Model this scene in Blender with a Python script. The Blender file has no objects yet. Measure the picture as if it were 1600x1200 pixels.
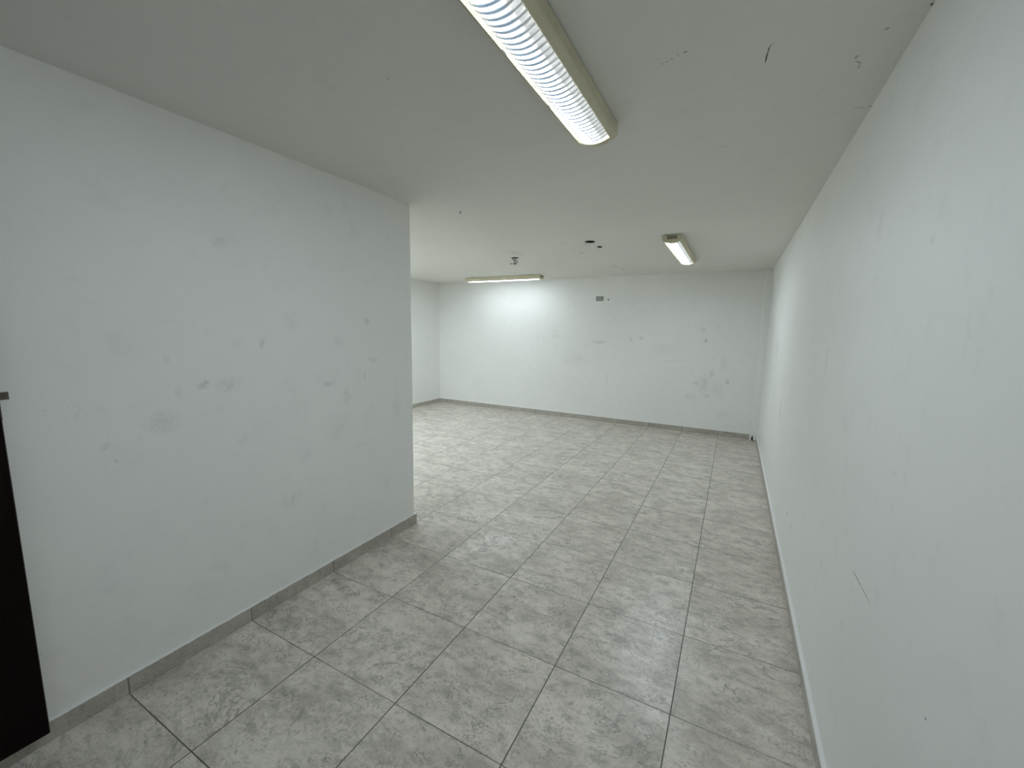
import bpy, bmesh, math, random
from mathutils import Vector, Matrix
S = bpy.context.scene
C = S.collection
# ---------------------------------------------------------------- camera, world, exposure
cd = bpy.data.cameras.new('camera'); cam = bpy.data.objects.new('camera', cd); C.objects.link(cam)
cd.sensor_fit = 'HORIZONTAL'; cd.sensor_width = 36.0; cd.lens = 649.6156 / 1600 * 36.0
cd.clip_start = 0.02
R_ = Vector((0.88198153, 0.47095742, 0.01754136)); U_ = Vector((-0.07808781, 0.10932982, 0.99093354))
F_ = Vector((-0.46476971, 0.87535484, -0.13320292))
cam.matrix_world = Matrix(((R_.x, U_.x, -F_.x, 1.613), (R_.y, U_.y, -F_.y, -1.12295),
                           (R_.z, U_.z, -F_.z, 1.5334), (0, 0, 0, 1)))
S.camera = cam
w = bpy.data.worlds.new('world'); S.world = w; w.use_nodes = True
w.node_tree.nodes['Background'].inputs[0].default_value = (0.75, 0.85, 1.0, 1)
w.node_tree.nodes['Background'].inputs[1].default_value = 0.2
S.view_settings.view_transform = 'Standard'; S.view_settings.look = 'None'
S.view_settings.gamma = 1.0; S.view_settings.use_curve_mapping = False
S.view_settings.exposure = 0.0
POWER = (97.0, 104.0, 69.0, 440.0)                 # near lamp, right lamp, far lamp, hidden lamp
LAMP_COLOR = (0.80, 0.905, 1.0)
H = 2.388; XR = 2.0; XL = -0.5; YF = 5.674; YP = 1.263; XW = -3.684; YB = -1.62; SK = 0.012; SH = 0.08
MARKS = [
    ('L', 'soft', (-0.5, -0.133, 1.255), 0.0287, 0.0191, 0.0, 0.42),
    ('L', 'soft', (-0.5, -0.295, 1.114), 0.0677, 0.0572, 0.0, 0.2),
    ('L', 'soft', (-0.5, -0.488, 1.051), 0.0186, 0.0226, 0.0, 0.35),
    ('L', 'soft', (-0.5, -0.451, 0.981), 0.0078, 0.008, 0.0, 0.35),
    ('L', 'soft', (-0.5, 0.146, 1.436), 0.0225, 0.0225, 0.0, 0.3),
    ('L', 'soft', (-0.5, 0.875, 1.314), 0.0441, 0.0205, 0.0, 0.3),
    ('L', 'soft', (-0.5, 0.806, 1.209), 0.0161, 0.0315, 0.0, 0.4),
    ('L', 'soft', (-0.5, 0.523, 1.185), 0.0352, 0.0185, 0.0, 0.3),
    ('L', 'soft', (-0.5, 0.658, 1.094), 0.0298, 0.0606, 0.0, 0.25),
    ('L', 'soft', (-0.5, -0.019, 1.239), 0.0745, 0.0401, 0.0, 0.2),
    ('L', 'soft', (-0.5, 0.263, 0.553), 0.016, 0.0441, 0.0, 0.3),
    ('L', 'soft', (-0.5, 0.225, 0.556), 0.0389, 0.0581, 0.0, 0.12),
    ('L', 'soft', (-0.5, -0.024, 1.896), 0.0386, 0.0316, 0.0, 0.18),
    ('L', 'soft', (-0.5, 0.835, 1.561), 0.0265, 0.0125, 0.0, 0.3),
    ('L', 'soft', (-0.5, 0.611, 1.433), 0.046, 0.031, 0.0, 0.2),
    ('L', 'soft', (-0.5, -0.226, 1.237), 0.0237, 0.0281, 0.0, 0.22),
    ('L', 'soft', (-0.5, -0.375, 1.06), 0.0087, 0.011, 0.0, 0.2),
    ('L', 'soft', (-0.5, 0.025, 0.968), 0.0308, 0.0321, 0.0, 0.15),
    ('L', 'soft', (-0.5, -0.628, 1.213), 0.005, 0.0066, 0.0, 0.2),
    ('L', 'soft', (-0.5, -0.713, 0.333), 0.0046, 0.006, 0.0, 0.5),
    ('L', 'soft', (-0.5, 0.312, 1.556), 0.066, 0.0736, 0.0, 0.1),
    ('L', 'soft', (-0.5, 0.592, 0.898), 0.144, 0.1201, 0.0, 0.08),
    ('L', 'soft', (-0.5, -0.552, 1.209), 0.0101, 0.0426, 0.0, 0.12),
    ('L', 'soft', (-0.5, 1.091, 0.936), 0.0523, 0.1496, 0.0, 0.14),
    ('L', 'soft', (-0.5, -0.257, 1.381), 0.018, 0.0151, 0.0, 0.15),
    ('F', 'soft', (-0.363, 5.674, 1.324), 0.1191, 0.029, 0.0, 0.3),
    ('F', 'soft', (-0.462, 5.674, 1.332), 0.0275, 0.0215, 0.0, 0.35),
    ('F', 'soft', (0.146, 5.674, 1.381), 0.03, 0.0306, 0.0, 0.3),
    ('F', 'soft', (0.304, 5.674, 1.406), 0.0395, 0.0285, 0.0, 0.35),
    ('F', 'soft', (1.231, 5.674, 1.397), 0.026, 0.0366, 0.0, 0.45),
    ('F', 'soft', (1.564, 5.674, 0.802), 0.0331, 0.0336, 0.0, 0.45),
    ('F', 'soft', (1.15, 5.674, 0.757), 0.0351, 0.0351, 0.0, 0.35),
    ('F', 'soft', (1.321, 5.674, 0.577), 0.0517, 0.0351, 0.0, 0.28),
    ('F', 'soft', (1.256, 5.674, 0.755), 0.0782, 0.1735, 0.0, 0.2),
    ('F', 'soft', (-0.214, 5.674, 0.682), 0.0211, 0.2142, 0.0, 0.15),
    ('F', 'soft', (-1.384, 5.674, 1.382), 0.0245, 0.0225, 0.0, 0.25),
    ('F', 'soft', (-1.153, 5.674, 1.399), 0.084, 0.039, 0.0, 0.12),
    ('F', 'soft', (1.381, 5.674, 1.611), 0.0335, 0.0446, 0.0, 0.15),
    ('F', 'soft', (1.19, 5.674, 1.552), 0.0435, 0.0331, 0.0, 0.22),
    ('F', 'soft', (1.434, 5.674, 0.674), 0.1189, 0.1339, 0.0, 0.14),
    ('F', 'soft', (1.49, 5.674, 1.057), 0.0666, 0.1499, 0.0, 0.13),
    ('F', 'soft', (0.679, 5.674, 1.258), 0.1872, 0.0987, 0.0, 0.1),
    ('F', 'soft', (-0.764, 5.674, 1.039), 0.2758, 0.1576, 0.0, 0.08),
    ('F', 'soft', (1.093, 5.674, 0.546), 0.108, 0.0591, 0.0, 0.14),
    ('F', 'soft', (1.348, 5.674, 0.906), 0.0341, 0.0762, 0.0, 0.25),
    ('F', 'soft', (1.529, 5.674, 0.318), 0.0845, 0.0767, 0.0, 0.12),
    ('F', 'soft', (-2.776, 5.674, 0.501), 0.1489, 0.1265, 0.0, 0.08),
    ('F', 'soft', (0.653, 5.674, 1.073), 0.0125, 0.014, 0.0, 0.3),
    ('F', 'soft', (0.693, 5.674, 1.067), 0.0125, 0.014, 0.0, 0.3),
    ('F', 'soft', (0.731, 5.674, 1.077), 0.012, 0.014, 0.0, 0.3),
    ('F', 'soft', (0.771, 5.674, 1.071), 0.012, 0.014, 0.0, 0.3),
    ('F', 'soft', (0.809, 5.674, 1.081), 0.012, 0.014, 0.0, 0.3),
    ('F', 'soft', (0.848, 5.674, 1.075), 0.012, 0.014, 0.0, 0.3),
    ('F', 'soft', (0.886, 5.674, 1.085), 0.012, 0.014, 0.0, 0.3),
    ('F', 'soft', (0.925, 5.674, 1.079), 0.012, 0.014, 0.0, 0.3),
    ('F', 'soft', (0.962, 5.674, 1.089), 0.0115, 0.014, 0.0, 0.3),
    ('R', 'soft', (2.0, 0.257, 1.178), 0.0324, 0.0114, 0.0, 0.1),
    ('R', 'soft', (2.0, 0.18, 1.205), 0.012, 0.0074, 0.0, 0.15),
    ('R', 'soft', (2.0, 0.232, 1.095), 0.0139, 0.0148, 0.0, 0.15),
    ('R', 'soft', (2.0, 3.932, 1.371), 0.1451, 0.1557, 0.0, 0.2),
    ('R', 'soft', (2.0, 3.043, 0.883), 0.0998, 0.1119, 0.0, 0.2),
    ('R', 'soft', (2.0, 3.005, 1.109), 0.0724, 0.1054, 0.0, 0.15),
    ('R', 'soft', (2.0, 0.907, 0.591), 0.0248, 0.0405, 0.0, 0.12),
    ('R', 'soft', (2.0, -0.083, 1.606), 0.0125, 0.021, 0.0, 0.12),
    ('R', 'soft', (2.0, -0.013, 1.528), 0.01, 0.0508, 0.0, 0.1),
    ('R', 'soft', (2.0, 0.224, 1.761), 0.0193, 0.0164, 0.0, 0.15),
    ('R', 'soft', (2.0, 0.676, 1.889), 0.0312, 0.058, 0.0, 0.12),
    ('R', 'soft', (2.0, 1.795, 0.357), 0.0425, 0.0382, 0.0, 0.25),
    ('R', 'soft', (2.0, 1.299, 1.403), 0.0456, 0.0822, 0.0, 0.12),
    ('R', 'soft', (2.0, 0.812, 1.205), 0.0963, 0.0506, 0.0, 0.08),
    ('R', 'hard', (2.0, 0.427, 0.791), 0.045, 0.0022, 3.097, 0.75),
    ('R', 'hard', (2.0, 0.338, 0.793), 0.044, 0.0035, 3.142, 0.4),
    ('R', 'hard', (2.0, 2.003, 0.366), 0.0185, 0.005, 3.088, 0.8),
    ('R', 'hard', (2.0, -0.101, 0.79), 0.0034, 0.003, -2.678, 0.85),
    ('R', 'hard', (2.0, 1.177, 0.113), 0.0126, 0.004, -3.022, 0.5),
    ('C', 'hard', (1.631, 0.504, 2.388), 0.0255, 0.0035, -1.512, 0.9),
    ('C', 'hard', (1.635, 0.464, 2.388), 0.0152, 0.003, -1.406, 0.8),
    ('C', 'hard', (1.641, 0.442, 2.388), 0.0087, 0.002, -1.03, 0.5),
    ('C', 'hard', (1.337, 0.395, 2.388), 0.0045, 0.003, 0.111, 0.5),
    ('C', 'hard', (1.351, 0.39, 2.388), 0.004, 0.003, -0.124, 0.5),
    ('C', 'hard', (1.366, 0.382, 2.388), 0.0051, 0.003, -0.197, 0.45),
    ('C', 'hard', (1.386, 0.371, 2.388), 0.0046, 0.003, -0.219, 0.35),
    ('C', 'hard', (1.409, 0.365, 2.388), 0.0075, 0.0045, 0.0, 0.5),
    ('C', 'hard', (2.001, 1.006, 2.388), 0.0125, 0.003, 0.284, 0.8),
    ('C', 'hard', (1.961, 1.0, 2.388), 0.0209, 0.004, 0.581, 0.4),
    ('C', 'hard', (1.878, 0.625, 2.388), 0.0097, 0.004, -1.363, 0.5),
    ('C', 'hard', (1.891, 0.661, 2.388), 0.0124, 0.004, 0.871, 0.45),
    ('C', 'hard', (1.897, 0.686, 2.388), 0.013, 0.004, 1.571, 0.35),
    ('C', 'hard', (1.921, 0.51, 2.388), 0.006, 0.006, -0.124, 0.4),
    ('C', 'hard', (1.999, 0.446, 2.388), 0.007, 0.007, -0.695, 0.85),
    ('C', 'hard', (2.013, 0.692, 2.388), 0.0152, 0.004, -1.736, 0.6),
    ('C', 'hard', (2.01, 0.735, 2.388), 0.0149, 0.008, -1.228, 0.3),
    ('C', 'hard', (-0.284, 1.571, 2.388), 0.0355, 0.008, 2.186, 0.8),
    ('C', 'hard', (0.004, 3.526, 2.388), 0.0207, 0.02, 1.716, 0.5),
    ('C', 'hard', (0.104, 4.654, 2.388), 0.1234, 0.012, 1.354, 0.4),
    ('C', 'hard', (0.146, 4.947, 2.388), 0.0331, 0.02, 1.661, 0.5),
    ('C', 'hard', (0.024, 2.953, 2.388), 0.06, 0.008, 1.31, 0.3),
    ('C', 'hard', (0.475, 0.057, 2.388), 0.004, 0.004, 1.19, 0.5),
    ('C', 'hard', (-0.122, 0.051, 2.388), 0.003, 0.003, 2.034, 0.4),
    ('C', 'hard', (1.486, 1.155, 2.388), 0.0192, 0.004, 0.264, 0.2),
    ('C', 'soft', (-0.676, 3.225, 2.388), 0.0735, 0.2042, 0.0, 0.2),
    ('C', 'soft', (0.231, 3.128, 2.388), 0.0585, 0.1488, 0.0, 0.2),
    ('C', 'soft', (1.998, 0.761, 2.388), 0.0816, 0.2177, 0.0, 0.12),
    ('C', 'soft', (2.005, 1.141, 2.388), 0.0756, 0.2019, 0.0, 0.08),
    ('F', 'hard', (-0.25, 5.674, 2.018), 0.013, 0.013, -1.438, 0.85),
    ('G', 'hard', (0.609, 0.843, 0.0), 0.0061, 0.005, -0.611, 0.9),
    ('G', 'hard', (0.664, 0.871, 0.0), 0.0034, 0.003, -0.464, 0.6),
    ('G', 'hard', (-0.336, 0.442, 0.0), 0.004, 0.004, 0.0, 0.6),
    ('G', 'hard', (1.248, 0.316, 0.0), 0.004, 0.004, 0.0, 0.6),
    ('G', 'hard', (1.656, 0.786, 0.0), 0.004, 0.004, -0.245, 0.6),
    ('G', 'hard', (1.697, 0.77, 0.0), 0.004, 0.004, 0.0, 0.6),
    ('G', 'hard', (0.683, 0.578, 0.0), 0.004, 0.004, 0.0, 0.6),
    ('G', 'hard', (1.452, 1.768, 0.0), 0.004, 0.004, -0.322, 0.6),
    ('G', 'hard', (1.725, 2.902, 0.0), 0.0047, 0.004, -0.559, 0.6),
    ('G', 'hard', (1.985, 0.923, 0.0), 0.004, 0.004, 0.0, 0.6),
    ('G', 'hard', (1.417, 0.407, 0.0), 0.004, 0.004, 0.0, 0.6),
    ('G', 'hard', (1.869, 0.564, 0.0), 0.004, 0.004, 0.0, 0.6),
    ('G', 'hard', (0.007, 1.823, 0.0), 0.0051, 0.004, -0.197, 0.6),
    ('G', 'hard', (1.075, 2.869, 0.0), 0.0056, 0.004, -0.464, 0.6),
    ('G', 'hard', (1.201, 1.538, 0.0), 0.004, 0.004, -0.165, 0.6),
    ('G', 'hard', (0.122, 0.687, 0.0), 0.0152, 0.004, 0.716, 0.6),
    ('G', 'light', (0.137, 1.327, 0.0), 0.0821, 0.008, -0.76, 0.35),
    ('G', 'light', (0.247, 1.394, 0.0), 0.0665, 0.02, 1.297, 0.3),
    ('G', 'light', (0.239, 1.433, 0.0), 0.0886, 0.01, 0.849, 0.25),
]

# ---------------------------------------------------------------- node helpers
class NT:
    def __init__(s, name):
        s.m = bpy.data.materials.new(name); s.m.use_nodes = True
        s.t = s.m.node_tree; s.b = s.t.nodes['Principled BSDF']
    def n(s, typ, ins=None, **kw):
        x = s.t.nodes.new(typ)
        for k, v in kw.items(): setattr(x, k, v)
        for k, v in (ins or {}).items():
            if isinstance(v, bpy.types.NodeSocket): s.t.links.new(v, x.inputs[k])
            else: x.inputs[k].default_value = v
        return x
    def math(s, op, a, b=0.0, clamp=False):
        return s.n('ShaderNodeMath', {0: a, 1: b}, operation=op, use_clamp=clamp).outputs[0]
    def ramp(s, v, a, b, c=0.0, d=1.0):
        return s.n('ShaderNodeMapRange', {'Value': v, 'From Min': a, 'From Max': b, 'To Min': c, 'To Max': d}).outputs[0]
    def noise(s, vec, scale, detail=4, rough=0.55, dist=0.0):
        return s.n('ShaderNodeTexNoise', {'Vector': vec, 'Scale': scale, 'Detail': detail, 'Roughness': rough, 'Distortion': dist})
    def mix(s, f, a, b):
        x = s.n('ShaderNodeMix', data_type='RGBA')
        for k, v in ((0, f), (6, a), (7, b)):
            if isinstance(v, bpy.types.NodeSocket): s.t.links.new(v, x.inputs[k])
            else: x.inputs[k].default_value = v if k == 0 else tuple(v) + (1,)
        return x.outputs[2]
    def pos(s): return s.n('ShaderNodeTexCoord').outputs['Object']
    def out(s, **kw):
        for k, v in kw.items():
            k = k.replace('_', ' ')
            if isinstance(v, bpy.types.NodeSocket): s.t.links.new(v, s.b.inputs[k])
            else: s.b.inputs[k].default_value = v
        return s.m
    def bump(s, h, dist, strength=1.0):
        x = s.n('ShaderNodeBump', {'Height': h, 'Distance': dist, 'Strength': strength})
        s.t.links.new(x.outputs[0], s.b.inputs['Normal'])

def marks_mask(N, plane, kind):
    """sum of stain / crack ellipses in room coordinates"""
    p = N.pos()
    ns = N.noise(p, 22 if kind == 'soft' else 60, 4)
    amp = 0.065 if kind == 'soft' else (0.006 if plane != 'C' else 0.010)
    off = N.n('ShaderNodeVectorMath', {0: ns.outputs['Color'], 1: (0.5, 0.5, 0.5)}, operation='SUBTRACT').outputs[0]
    off = N.n('ShaderNodeVectorMath', {0: off, 'Scale': amp}, operation='SCALE').outputs[0]
    q = N.n('ShaderNodeVectorMath', {0: p, 1: off}, operation='ADD').outputs[0]
    tot = None
    for pl, kd, c, a, b, ang, s in MARKS:
        if pl != plane or kd != kind: continue
        if plane == 'L' and kind == 'soft': s *= 0.85
        if kind == 'hard' and a > 3 * b: a *= 1.25; b *= 0.75
        ax = {'L': 0, 'R': 0, 'F': 1, 'C': 2, 'G': 2}[pl]
        rot = [0, 0, 0]; rot[ax] = -ang if ax == 1 else ang
        sc = {0: (1, a, b), 1: (a, 1, b), 2: (a, b, 1)}[ax]
        mp = N.n('ShaderNodeMapping', {'Vector': q, 'Location': c, 'Rotation': rot, 'Scale': sc}, vector_type='TEXTURE')
        ln = N.n('ShaderNodeVectorMath', {0: mp.outputs[0]}, operation='LENGTH').outputs['Value']
        v = N.ramp(ln, 1.15, 0.1 if kind == 'soft' else 0.75, 0.0, s)
        tot = v if tot is None else N.math('MAXIMUM', tot, v)
    if tot is None: return 0.0
    if kind == 'soft':
        g = N.noise(p, 75, 3, 0.6)
        tot = N.math('MULTIPLY', tot, N.ramp(g.outputs[0], 0.35, 0.62, 0.15, 1.15), True)
    return tot

def paint(name, plane, col=(0.88, 0.875, 0.825), rough=0.55, bump=1.0):
    N = NT(name); p = N.pos()
    big = N.noise(p, 1.3, 3); mid = N.noise(p, 9, 5, 0.6); fine = N.noise(p, 160, 3, 0.6)
    c = N.mix(N.ramp(big.outputs[0], 0.3, 0.7, 0, 0.5), col, [x * 0.94 for x in col])
    c = N.mix(N.ramp(mid.outputs[0], 0.55, 0.8, 0, 0.22), c, (0.62, 0.62, 0.60))
    if plane:
        c = N.mix(marks_mask(N, plane, 'soft'), c, (0.20, 0.215, 0.20))
        c = N.mix(marks_mask(N, plane, 'hard'), c, (0.035, 0.035, 0.03))
    h = N.math('ADD', N.math('MULTIPLY', mid.outputs[0], 0.7), N.math('MULTIPLY', fine.outputs[0], 0.12))
    h = N.math('ADD', h, N.math('MULTIPLY', N.noise(p, 3.0, 2).outputs[0], 1.6))
    N.bump(h, 0.004 * bump, 0.6)
    return N.out(Base_Color=c, Roughness=rough)

def tile(name, is_floor, paint_z=0.003):
    N = NT(name); p = N.pos()
    sp = N.n('ShaderNodeVectorMath', {0: p, 'Scale': 2.0}, operation='SCALE').outputs[0]
    fl = N.n('ShaderNodeVectorMath', {0: sp}, operation='FLOOR').outputs[0]
    if is_floor: cell = fl
    else: cell = N.n('ShaderNodeVectorMath', {0: fl, 1: (5.3, 3.7, 0)}, operation='ADD').outputs[0]
    wn = N.n('ShaderNodeTexWhiteNoise', {'Vector': cell}, noise_dimensions='3D').outputs['Color']
    off = N.n('ShaderNodeVectorMath', {0: wn, 'Scale': 30.0}, operation='SCALE').outputs[0]
    q = N.n('ShaderNodeVectorMath', {0: p, 1: off}, operation='ADD').outputs[0]
    qs = N.n('ShaderNodeMapping', {'Vector': q, 'Rotation': (0, 0, 0.35), 'Scale': (0.7, 1.15, 1)}).outputs[0]
    n1 = N.noise(qs, 4.5, 5, 0.6, 0.25).outputs[0]
    n2 = N.noise(qs, 17, 7, 0.72, 0.25).outputs[0]
    n3 = N.noise(q, 75, 5, 0.75).outputs[0]
    n4 = N.noise(q, 9, 6, 0.7, 0.3).outputs[0]
    c = N.mix(N.ramp(n1, 0.34, 0.64), (0.545, 0.50, 0.425), (0.775, 0.715, 0.625))
    c = N.mix(N.ramp(n2, 0.49, 0.66, 0, 0.75), c, (0.36, 0.335, 0.29))
    c = N.mix(N.ramp(n2, 0.45, 0.32, 0, 0.55), c, (0.88, 0.85, 0.79))
    c = N.mix(N.math('MULTIPLY', N.ramp(n3, 0.50, 0.62, 0, 0.8), N.ramp(n4, 0.44, 0.60, 0.25, 1.0)), c, (0.29, 0.27, 0.235))
    # dark veins: ragged ridge of noise, broken up
    v = N.noise(qs, 5.0, 9, 0.68, 0.8).outputs[0]
    ridge = N.ramp(N.math('ABSOLUTE', N.math('SUBTRACT', v, 0.5)), 0.0, 0.014, 1.0, 0.0)
    brk = N.ramp(N.noise(q, 5.0, 3).outputs[0], 0.46, 0.56, 0.0, 0.85)
    c = N.mix(N.math('MULTIPLY', ridge, brk), c, (0.22, 0.205, 0.18))
    sx = N.n('ShaderNodeSeparateXYZ', {0: sp})
    def edge(o):
        f = N.math('FRACT', o)
        return N.math('MINIMUM', f, N.math('SUBTRACT', 1.0, f))
    ex = edge(sx.outputs[0]); ey = edge(sx.outputs[1])
    if is_floor:
        # joint dirt differs from joint to joint
        wob = N.noise(p, 1.1, 2).outputs[0]
        gx = N.math('MULTIPLY', N.ramp(ex, 0.0034, 0.0052, 1.0, 0.0), 0.95)
        gy = N.math('MULTIPLY', N.ramp(ey, 0.0032, 0.0050, 1.0, 0.0), N.ramp(wob, 0.38, 0.58, 0.5, 0.97))
        g = N.math('MAXIMUM', gx, gy)
        c = N.mix(g, c, (0.072, 0.068, 0.058))
        c = N.mix(marks_mask(N, 'G', 'hard'), c, (0.03, 0.03, 0.028))
        c = N.mix(marks_mask(N, 'G', 'light'), c, (0.9, 0.9, 0.88))
        h = N.math('SUBTRACT', N.math('MULTIPLY', n3, 0.05), g)
        N.bump(h, 0.0012, 0.5)
        r = N.math('ADD', N.ramp(n2, 0.35, 0.7, 0.28, 0.38), N.math('MULTIPLY', g, 0.4))
        return N.out(Base_Color=c, Roughness=r, Specular_IOR_Level=0.6)
    nx = N.n('ShaderNodeSeparateXYZ', {0: N.n('ShaderNodeNewGeometry').outputs['Normal']})
    along = N.math('MAXIMUM',
        N.math('MULTIPLY', N.ramp(ey, 0.004, 0.007, 1, 0), N.math('GREATER_THAN', N.math('ABSOLUTE', nx.outputs[0]), 0.5)),
        N.math('MULTIPLY', N.ramp(ex, 0.004, 0.007, 1, 0), N.math('GREATER_THAN', N.math('ABSOLUTE', nx.outputs[1]), 0.5)))
    c = N.mix(0.6, c, (0.34, 0.32, 0.27))
    c = N.mix(N.math('MULTIPLY', along, 0.7), c, (0.10, 0.095, 0.08))
    # white wall paint run over the top edge, pale grout smears on the face
    z = N.n('ShaderNodeSeparateXYZ', {0: p}).outputs[2]
    zz = N.math('ADD', z, N.math('MULTIPLY', N.math('SUBTRACT', N.noise(p, 30, 4, 0.7).outputs[0], 0.5), 0.012))
    c = N.mix(N.ramp(zz, SH - paint_z - 0.002, SH - paint_z), c, (0.87, 0.87, 0.84))
    st = N.n('ShaderNodeMapping', {'Vector': p, 'Scale': (9, 9, 1.5)}).outputs[0]
    sm = N.ramp(N.noise(st, 4.0, 3).outputs[0], 0.66, 0.74, 0, 0.35)
    c = N.mix(sm, c, (0.66, 0.66, 0.62))
    N.bump(n3, 0.0008, 0.4)
    return N.out(Base_Color=c, Roughness=0.42)

def plain(name, col, rough=0.5, metal=0.0, var=0.1, scale=25):
    N = NT(name); p = N.pos()
    nz = N.noise(p, scale, 4).outputs[0]
    c = N.mix(N.ramp(nz, 0.35, 0.7), col, [x * (1 - var) for x in col])
    return N.out(Base_Color=c, Roughness=rough, Metallic=metal)

# ---------------------------------------------------------------- mesh helpers
def link(name, bm, mat, parent=None, smooth=None, bevel=0.0):
    if bevel:
        bmesh.ops.bevel(bm, geom=[e for e in bm.edges if len(e.link_faces) == 2 and e.calc_face_angle(0) > 0.5],
                        offset=bevel, segments=2, profile=0.6, affect='EDGES', clamp_overlap=True)
    bmesh.ops.recalc_face_normals(bm, faces=bm.faces)
    me = bpy.data.meshes.new(name); bm.to_mesh(me); bm.free()
    for f in me.polygons: f.use_smooth = bool(smooth)
    if smooth: me.set_sharp_from_angle(angle=math.radians(smooth))
    o = bpy.data.objects.new(name, me); C.objects.link(o)
    me.materials.append(mat)
    if parent: o.parent = parent
    return o
def box(bm, a, b):
    a, b = [min(x, y) for x, y in zip(a, b)], [max(x, y) for x, y in zip(a, b)]
    v = [bm.verts.new((x, y, z)) for x in (a[0], b[0]) for y in (a[1], b[1]) for z in (a[2], b[2])]
    for f in ((0, 1, 3, 2), (4, 6, 7, 5), (0, 4, 5, 1), (2, 3, 7, 6), (0, 2, 6, 4), (1, 5, 7, 3)):
        bm.faces.new([v[i] for i in f])
def B(*boxes):
    bm = bmesh.new()
    for a, b in boxes: box(bm, a, b)
    return bm
def prism(bm, pts, y0, y1):
    """closed outline in x,z swept along y"""
    a = [bm.verts.new((x, y0, z)) for x, z in pts]; b = [bm.verts.new((x, y1, z)) for x, z in pts]
    n = len(pts)
    bm.faces.new(a); bm.faces.new(b[::-1])
    for i in range(n): bm.faces.new((a[i], b[i], b[(i + 1) % n], a[(i + 1) % n]))
def tube(bm, pts, r, seg=8):
    pts = [Vector(p) for p in pts]; rings = []
    up = Vector((0.3, 0.5, 0.8)).normalized()
    for i, p in enumerate(pts):
        d = (pts[min(i + 1, len(pts) - 1)] - pts[max(i - 1, 0)]).normalized()
        s = d.cross(up).normalized(); t = d.cross(s).normalized()
        rings.append([bm.verts.new(p + (s * math.cos(k * 2 * math.pi / seg) + t * math.sin(k * 2 * math.pi / seg)) * r) for k in range(seg)])
    for a, b in zip(rings, rings[1:]):
        for k in range(seg): bm.faces.new((a[k], a[(k + 1) % seg], b[(k + 1) % seg], b[k]))
    bm.faces.new(rings[0]); bm.faces.new(rings[-1][::-1])
def spline(ctrl, n=8):
    P = [Vector(c) for c in ctrl]; P = [P[0]] + P + [P[-1]]; out = []
    for i in range(1, len(P) - 2):
        for k in range(n):
            t = k / n; a, b, c, d = P[i - 1:i + 3]
            out.append(0.5 * ((2 * b) + (c - a) * t + (2 * a - 5 * b + 4 * c - d) * t * t + (3 * b - a - 3 * c + d) * t ** 3))
    return out + [P[-2]]
def structure(o, label=None):
    o['kind'] = 'structure'
    if label: o['label'] = label
    return o
def thing(name, loc, label, cat, group=None, rz=0):
    o = bpy.data.objects.new(name, None); C.objects.link(o); o.location = loc; o.rotation_euler = (0, 0, rz)
    o['label'] = label; o['category'] = cat
    if group: o['group'] = group
    return o

# ---------------------------------------------------------------- room shell
mL = paint('white_wall_paint_partition', 'L'); mR = paint('white_wall_paint_right', 'R')
mF = paint('white_wall_paint_far', 'F'); mW = paint('white_wall_paint', None)
mC = paint('white_ceiling_paint', 'C', col=(0.80, 0.79, 0.73), rough=0.7, bump=1.4)
mFloor = tile('marbled_grey_floor_tile', True); mSk = tile('grey_skirting_tile', False)
mSkR = tile('grey_skirting_tile_painted_top', False, 0.018)
structure(link('floor', B(((XW - .12, YB - .12, -0.1), (XR + .12, YF + .12, 0))), mFloor), 'grey marbled square tile floor with thin dark joints')
# ceiling slab with the three electrical holes cut through its underside
HOLES = [(0.279, 2.975, 0.053, 0.064), (0.292, 3.262, 0.027, 0.048), (-0.845, 3.53, 0.053, 0.053)]
bm = bmesh.new()
x0, x1, y0, y1 = XW - .12, XR + .12, YB - .12, YF + .12
ow = [bm.verts.new((x, y, H)) for x, y in ((x0, y0), (x1, y0), (x1, y1), (x0, y1))]
edges = [bm.edges.new((ow[i], ow[(i + 1) % 4])) for i in range(4)]
rnd = random.Random(3)
loops = []
for hx, hy, ra, rb in HOLES:
    n = 22
    j = 0.14 if ra < 0.04 else 0.03
    pts = [(hx + ra * math.cos(k * 2 * math.pi / n) * (1 + rnd.uniform(-j, j)), hy + rb * math.sin(k * 2 * math.pi / n) * (1 + rnd.uniform(-j, j))) for k in range(n)]
    if ra < 0.04: pts[10] = (hx - ra * 1.45, hy + 0.004)
    vs = [bm.verts.new((x, y, H)) for x, y in pts]; loops.append((vs, pts))
    edges += [bm.edges.new((vs[k], vs[(k + 1) % n])) for k in range(n)]
bmesh.ops.triangle_fill(bm, edges=edges, use_beauty=True)
for vs, pts in loops:
    up = [bm.verts.new((x, y, H + 0.05)) for x, y in pts]; n = len(vs)
    for k in range(n): bm.faces.new((vs[k], vs[(k + 1) % n], up[(k + 1) % n], up[k]))
    bm.faces.new(up)
tp = [bm.verts.new((x, y, H + 0.12)) for x, y in ((x0, y0), (x1, y0), (x1, y1), (x0, y1))]
for k in range(4): bm.faces.new((ow[k], ow[(k + 1) % 4], tp[(k + 1) % 4], tp[k]))
bm.faces.new(tp)
structure(link('ceiling', bm, mC), 'off-white painted plaster ceiling with hairline cracks')
structure(link('wall_right', B(((XR, YB - .12, 0), (XR + .12, YF + .12, H))), mR), 'long white right-hand wall')
structure(link('wall_far', B(((XW - .12, YF, 0), (XR, YF + .12, H))), mF), 'scuffed white end wall')
structure(link('wall_far_left', B(((XW - .12, YP - .12, 0), (XW, YF, H))), mW), 'short white side wall seen past the partition')
bm = bmesh.new()
pts = [(XL, YB), (XL, YP), (XW, YP), (XW, YP - .12), (XL - .12, YP - .12), (XL - .12, YB)]
a = [bm.verts.new((x, y, 0)) for x, y in pts]; b = [bm.verts.new((x, y, H)) for x, y in pts]
bm.faces.new(a); bm.faces.new(b)
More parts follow.
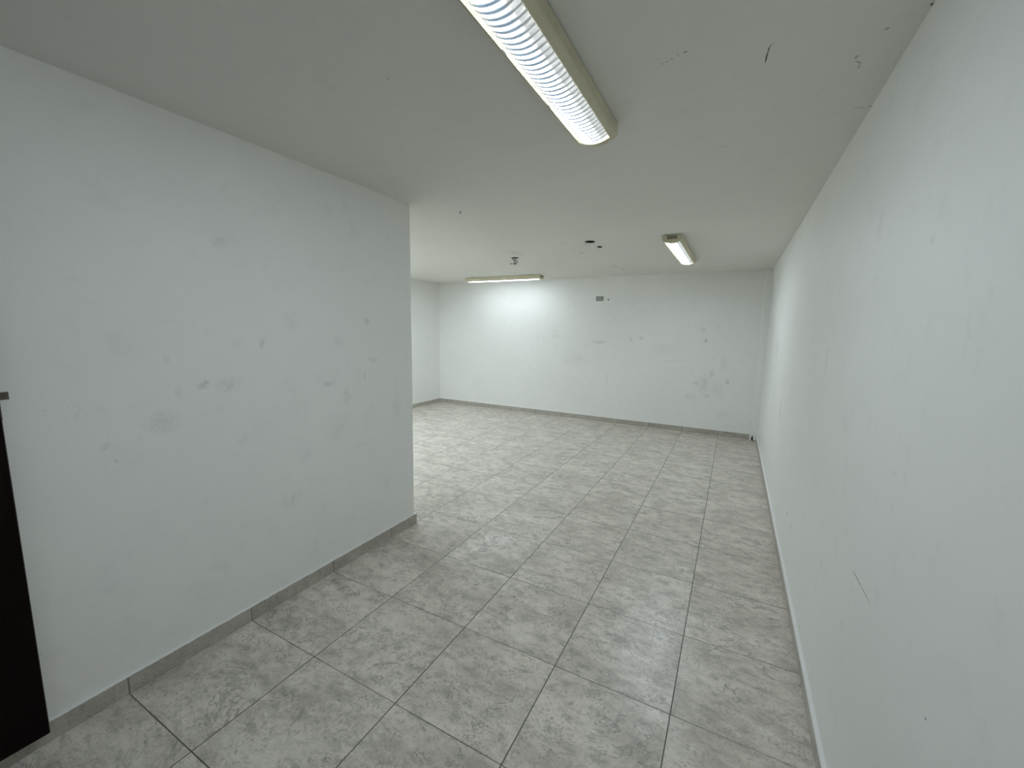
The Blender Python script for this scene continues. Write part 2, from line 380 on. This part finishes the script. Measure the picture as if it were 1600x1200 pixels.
for i in range(6): bm.faces.new((a[i], a[(i + 1) % 6], b[(i + 1) % 6], b[i]))
bmesh.ops.bevel(bm, geom=[e for e in bm.edges if all(abs(v.co.x - XL) < 1e-4 and abs(v.co.y - YP) < 1e-4 for v in e.verts)], offset=0.006, segments=3, affect='EDGES')
structure(link('wall_left', bm, mL), 'white partition wall with grey smudges')
# wall behind the camera with the open doorway the door belongs to
structure(link('wall_front', B(((XL - .12, YB - .12, 0), (XL + .06, YB, H)), ((XL + .92, YB - .12, 0), (XR, YB, H)), ((XL + .06, YB - .12, 2.08), (XL + .92, YB, H))), mW), 'white wall behind the doorway')

# ---------------------------------------------------------------- skirting
def skirt(name, a, b, label, m=None):
    return structure(link(name, B((a, b)), m or mSk, bevel=0.0015), label)
skirt('baseboard_left', (XL, YB, 0), (XL + SK, YP + SK, SH), 'grey tile skirting along the partition')
skirt('baseboard_return', (XW, YP, 0), (XL, YP + SK, SH), 'grey tile skirting behind the partition')
skirt('baseboard_far', (XW + SK, YF - SK, 0), (1.905, YF, SH), 'grey tile skirting under the end wall')
skirt('baseboard_far_left', (XW, YP + SK, 0), (XW + SK, YF, SH), 'grey tile skirting on the short side wall')
skirt('baseboard_right', (XR - 0.014, YB, 0), (XR, 5.60, SH - 0.004), 'grey tile skirting with paint over its top, right wall', mSkR)

# ---------------------------------------------------------------- boxed pipe chase in the far right corner
bm = bmesh.new()
prism(bm, [(1.912, 0), (1.926, 0), (1.927, 0.052), (1.934, 0.070), (1.944, 0.064), (1.948, 0.045), (1.950, 0.012), (1.962, 0.008), (2.0, 0.004), (2.0, H), (1.912, H)], 5.600, 5.674)
bmesh.ops.bevel(bm, geom=[e for e in bm.edges if all(abs(v.co.x - 1.912) < 1e-4 and abs(v.co.y - 5.600) < 1e-4 for v in e.verts)], offset=0.005, segments=3, affect='EDGES')
ch_ = structure(link('trim_1', bm, mW, smooth=40), 'narrow white boxed pipe chase in the far right corner, broken at its foot')

link('notch_shade_fill', B(((1.928, 5.604, 0.001), (1.948, 5.66, 0.062)), ((1.948, 5.603, 0.001), (1.975, 5.66, 0.009))), plain('notch_shade_black', (0.012, 0.011, 0.008), 0.9), ch_)['label'] = 'near-black block standing in for the shade in the broken foot of the chase'  # near-black block added in the notch, painting the shade of its hollow

# ---------------------------------------------------------------- door leaf, opened back against the partition
mDoor = plain('dark_brown_door_wood', (0.006, 0.0018, 0.0015), 0.7, 0, 0.3, 8); mDoor.node_tree.nodes['Principled BSDF'].inputs['Specular IOR Level'].default_value = 0.12
mEdge = plain('worn_door_edge', (0.07, 0.055, 0.045), 0.6, 0, 0.3, 30)
mBrass = plain('dull_bronze_bolt', (0.16, 0.13, 0.11), 0.42, 0.7, 0.3, 60)
dr = link('door_1', B(((-0.036, 0, 0.0), (0.0, 0.80, 2.02))), mDoor, bevel=0.0015)
structure(dr, 'dark brown door leaf standing open against the partition')
dr.location = (-0.452, -1.536, 0.066); dr.rotation_euler = (0.004, 0, math.radians(-0.9))
link('edge_strip', B(((-0.034, 0.80, 0.001), (-0.0005, 0.8022, 2.018))), mEdge, dr)['label'] = 'worn brown edge of the door'
bm = B(((-0.029, 0.802, 1.14), (-0.005, 0.8042, 1.30)))
link('lock_plate', bm, mBrass, dr)
link('deadbolt', B(((-0.024, 0.78, 1.2065), (-0.009, 0.825, 1.2305))), mBrass, dr, bevel=0.002)['label'] = 'bronze bolt sticking out of the door edge'
for hz in (0.25, 1.0, 1.75):
    bm = bmesh.new(); bmesh.ops.create_cone(bm, cap_ends=True, segments=16, radius1=.007, radius2=.007, depth=.09, matrix=Matrix.Translation((-0.018, -0.009, hz)))
    link('hinge', bm, mBrass, dr, smooth=40)

# ---------------------------------------------------------------- ceiling lamps
mHouse = plain('olive_cream_lamp_housing', (0.71, 0.66, 0.47), 0.45, 0, 0.12, 14)
mDark = plain('vent_slot_dark', (0.02, 0.02, 0.018), 0.8)
mGap = plain('lamp_gap_black', (0.015, 0.015, 0.012), 0.8)
mTab = plain('clear_cover_tab', (0.80, 0.79, 0.74), 0.3)
W2 = 0.0875; LL = 1.42; RIB = 0.026
def cover_material():
    N = NT('ribbed_prismatic_lamp_cover'); p = N.pos()
    s = N.n('ShaderNodeSeparateXYZ', {0: p})
    wob = N.noise(p, 14, 3).outputs[0]
    yy = N.math('ADD', N.math('DIVIDE', s.outputs[1], RIB), N.math('MULTIPLY', N.math('SUBTRACT', wob, 0.5), 0.25))
    f = N.math('FRACT', yy)
    d = N.math('ABSOLUTE', N.math('SUBTRACT', f, 0.5))           # 0.5 at the groove
    ridge = N.ramp(d, 0.23, 0.18, 0.0, 1.0)                      # the lit ridge between two grooves
    line = N.ramp(d, 0.31, 0.38, 0.0, 1.0)
    # two tubes above the cover: bright along the middle, weak beside the rails
    ax = N.math('ABSOLUTE', N.math('ADD', s.outputs[0], 0.008))
    core = N.ramp(ax, 0.042, 0.030, 0.0, 1.0)
    st = N.n('ShaderNodeMapping', {'Vector': p, 'Scale': (20, 130, 20)}).outputs[0]
    glit = N.noise(st, 1.0, 3).outputs[0]
    e = N.ramp(N.math('ABSOLUTE', s.outputs[1]), 0.672, 0.63, 0.0, 1.0)   # the tubes stop short of the ends
    hot = N.math('MULTIPLY', N.math('MULTIPLY', core, ridge), e)
    pw = N.n('ShaderNodeAttribute', attribute_type='OBJECT', attribute_name='tube_power').outputs['Fac']
    base = N.math('MULTIPLY', N.ramp(glit, 0.35, 0.65, 0.50, 1.0), N.math('SUBTRACT', 1.0, N.math('MULTIPLY', line, 0.72)))
    tot = N.math('ADD', N.math('MULTIPLY', hot, pw), base)
    col = N.mix(hot, N.mix(core, (0.78, 0.80, 0.80), (0.50, 0.72, 1.0)), LAMP_COLOR)
    return N.out(Base_Color=(0.5, 0.55, 0.6, 1), Roughness=0.25, Emission_Color=col, Emission_Strength=tot)
mCover = cover_material()
def arc(xa, xb, z0, sag, n):
    return [(xa + (xb - xa) * i / n, z0 - sag * (1 - (2 * i / n - 1) ** 2)) for i in range(n + 1)]
def make_lamp(name, loc, label, group, rz=0):
    t = thing(name, loc, label, 'ceiling light', group, rz)
    E0 = LL / 2 - 0.035
    bm = bmesh.new()                                             # pan: back plate and two side rails
    box(bm, (-W2 + .006, -LL / 2 + .012, -0.012), (W2 - .006, LL / 2 - .012, -0.0045)); box(bm, (-.06, -LL / 2 + .03, -0.0045), (.06, LL / 2 - .03, 0))
    link('pan', bm, mHouse, t)
    for s in (-1, 1):
        bm = bmesh.new()
        prism(bm, [(s * W2, -0.0045), (s * W2, -0.043), (s * (W2 - .004), -0.050), (s * 0.067, -0.062), (s * 0.0635, -0.060), (s * 0.0635, -0.042), (s * 0.080, -0.040), (s * 0.0816, -0.0045)], -E0, E0)
        link('side_rail', bm, mHouse, t)
    for s in (-1, 1):                                            # end caps: flat top, bulging bottom, vent slots
        bm = bmesh.new()
        bot = [(-W2, -0.040)] + arc(-W2 + .004, W2 - .004, -0.047, 0.027, 14) + [(W2, -0.040)]
        bot_in = bot
        o1 = [(-W2, -0.0045), ] + bot + [(W2, -0.0045)]
        ya, yb = s * E0, s * LL / 2
        A = [bm.verts.new((x, ya, z)) for x, z in o1]
        M_ = [bm.verts.new((x, yb - s * .004, z)) for x, z in o1]
        Z = [bm.verts.new((x * 0.985, yb, z * 0.93 if z < -0.01 else z)) for x, z in o1]
        n = len(o1)
        for P, Q in ((A, M_), (M_, Z)):
            for i in range(n): bm.faces.new((P[i], Q[i], Q[(i + 1) % n], P[(i + 1) % n]))
        bm.faces.new(A); bm.faces.new(Z)
        cap = link('end_cap', bm, mHouse, t, smooth=30)
        bm = bmesh.new()
        for i in range(8):
            x = -0.038 + i * 0.0108
            box(bm, (x - .0030, yb - s * .002, -0.012), (x + .0030, yb + s * .0006, -0.040))
        v = link('vent_slots', bm, mDark, cap); v['label'] = 'row of dark vent slots'
    bm = bmesh.new()                                             # ribbed cover
    n_rib = int(2 * E0 / RIB); sub = 4; nx = 16; rows = []
    for j in range(n_rib * sub + 1):
        y = -n_rib * RIB / 2 + j * RIB / sub
        r = 0.0022 * abs(math.sin(math.pi * j / sub))
        rows.append([bm.verts.new((x, y, z - r)) for x, z in arc(-0.0625, 0.0625, -0.050, 0.020, nx)])
    for a_, b_ in zip(rows, rows[1:]):
        for i in range(nx): bm.faces.new((a_[i], a_[i + 1], b_[i + 1], b_[i]))
    cv = link('ribbed_cover', bm, mCover, t, smooth=60); cv['label'] = 'glowing clear ribbed lamp cover'; cv['tube_power'] = POWER[0]
    for y in (-0.33, 0.0, 0.33):
        link('cover_tab', B(((-0.0665, y - .012, -0.0640), (-0.0605, y + .012, -0.0621))), mTab, t)
    return t
l0 = make_lamp('ceiling_lamp', (1.0225, 0.025, H), 'large fluorescent ceiling lamp with ribbed glowing cover, nearest the camera', 'ribbed fluorescent ceiling lamps')
def copy_tree(o, parent=None):
    c = o.copy(); C.objects.link(c)
    if parent: c.parent = parent
    for ch in o.children: copy_tree(ch, c)
    return c
l1 = copy_tree(l0); l1.location = (1.0455, 2.945 + LL / 2, H); l1['label'] = 'short-looking ceiling lamp with vent slots on its near end, beside the right wall'
l2 = copy_tree(l0); l2.location = (-2.625 + LL / 2, 5.1375, H); l2.rotation_euler = (0, 0, -math.pi / 2 + 0.0)
l2['label'] = 'slim ceiling lamp lying parallel to the far wall above the bright patch'

l3 = copy_tree(l0); l3.location = (-2.75, 2.42, H); l3['label'] = 'ceiling lamp in the part of the room behind the partition'
for l, pw in zip((l1, l2, l3), POWER[1:]):
    for ch in l.children:
        if ch.name.startswith('ribbed_cover'): ch['tube_power'] = pw

# ---------------------------------------------------------------- holes in the ceiling
mHole = plain('dark_rusty_box', (0.03, 0.027, 0.022), 0.8, 0, 0.4, 40)
mWhiteW = plain('grey_white_wire', (0.42, 0.42, 0.40), 0.5)
mBlackW = plain('dark_wire', (0.03, 0.027, 0.025), 0.5)
mBrownW = plain('brown_wire', (0.10, 0.06, 0.05), 0.5)
def cup(ra, rb, d=0.044, n=24):
    bm = bmesh.new()
    rings = []
    for k, (f, z) in enumerate(((1.0, 0.001), (1.0, d), (0.94, d), (0.94, 0.001))):
        rings.append([bm.verts.new((ra * f * math.cos(i * 2 * math.pi / n), rb * f * math.sin(i * 2 * math.pi / n), z if k != 2 else d - .003)) for i in range(n)])
    for a_, b_ in zip(rings, rings[1:] + rings[:1]):
        if a_ is rings[1]: continue
        for i in range(n): bm.faces.new((a_[i], a_[(i + 1) % n], b_[(i + 1) % n], b_[i]))
    bm.faces.new(rings[1]); bm.faces.new(rings[2][::-1])
    return bm
LB = ['round dark open hole in the ceiling, the larger of two side by side', 'small ragged dark hole in the ceiling just behind a larger one', 'dark ceiling hole that the tangled wires hang out of']
for (hx, hy, ra, rb), lb in zip(HOLES, LB):
    o = link('junction_box', cup(ra * .84, rb * .84), mHole, smooth=40)
    o.location = (hx, hy, H); o['label'] = lb; o['category'] = 'junction box'
    o['group'] = 'open junction boxes in the ceiling'
# loose flap of paint at the larger hole
bm = bmesh.new()
fp = [(0, 0, 0), (0.05, 0.01, -0.001), (0.062, 0.05, -0.006), (0.04, 0.085, -0.018), (0.028, 0.04, -0.006)]
vs = [bm.verts.new(p) for p in fp] + [bm.verts.new((p[0], p[1], p[2] + .0012)) for p in fp]
bm.faces.new(vs[:5]); bm.faces.new(vs[5:])
for i in range(5): bm.faces.new((vs[i], vs[(i + 1) % 5], vs[5 + (i + 1) % 5], vs[5 + i]))
fl_ = link('paint_flake', bm, mW); fl_.location = (0.215, 3.055, H - .0013)
fl_['label'] = 'loose peeling paint flake hanging between the two ceiling holes'; fl_['category'] = 'paint flake'
# hanging wires
t = thing('hanging_wires', (-0.845, 3.53, H), 'tangle of dark cut wires hanging from a ceiling hole', 'wires')
def wire(ctrl, m, r, name='wire'):
    bm = bmesh.new(); tube(bm, spline(ctrl), r, 8); return link(name, bm, m, t, smooth=60)
wire([(-.030, 0, .038), (-.028, 0, 0), (-.022, -.004, -.022), (-.010, .004, -.040), (-.012, 0, -.060), (.006, 0, -.072)], mBlackW, .0045)
wire([(.010, 0, .038), (.004, 0, .0), (.012, .004, -.018), (.030, 0, -.034), (.036, -.006, -.052), (.024, 0, -.070), (.008, .004, -.074)], mBrownW, .0032)
wire([(.000, .01, .038), (-.002, .008, -.01), (-.004, 0, -.028), (.012, 0, -.042), (.014, 0, -.060), (.004, 0, -.074), (-.010, 0, -.070)], mBlackW, .0042)
wire([(-.010, 0, -.050), (-.018, .003, -.062), (-.024, 0, -.070), (-.040, -.002, -.069)], mBrownW, .0035)
wire([(-.004, 0, -.070), (-.006, 0, -.088), (-.006, .002, -.098)], mWhiteW, .0030)
wire([(-.033, 0, .038), (-.034, 0, -.004), (-.028, 0, -.020)], mWhiteW, .0035)
bm = bmesh.new(); tube(bm, [(-.036, -.002, -.069), (-.062, -.003, -.068)], .0058, 10)
link('wire_connector', bm, plain('grey_connector', (0.12, 0.135, 0.125), 0.5), t, smooth=40)

# ---------------------------------------------------------------- blank plate on the far wall
mPl = plain('grey_cover_plate', (0.40, 0.40, 0.375), 0.5, 0, 0.25, 60); mPl2 = plain('darker_plate_rim', (0.27, 0.27, 0.25), 0.5, 0, 0.3, 60)
t = thing('wall_plate', (-0.393, YF, 2.037), 'small grey rectangular electrical plate high on the far wall', 'wall plate')
link('rim', B(((-.062, -.004, -.037), (.060, 0, .037))), mPl2, t, bevel=.002)
link('insert', B(((-.045, -.006, -.022), (.036, -.0041, .024))), mPl, t, bevel=.0008)
for sx in (-.052, .050):
    bm = bmesh.new(); bmesh.ops.create_cone(bm, cap_ends=True, segments=12, radius1=.004, radius2=.004, depth=.002, matrix=Matrix.Translation((sx, -.005, 0)) @ Matrix.Rotation(math.pi / 2, 4, 'X'))
    link('screw', bm, mPl2, t)
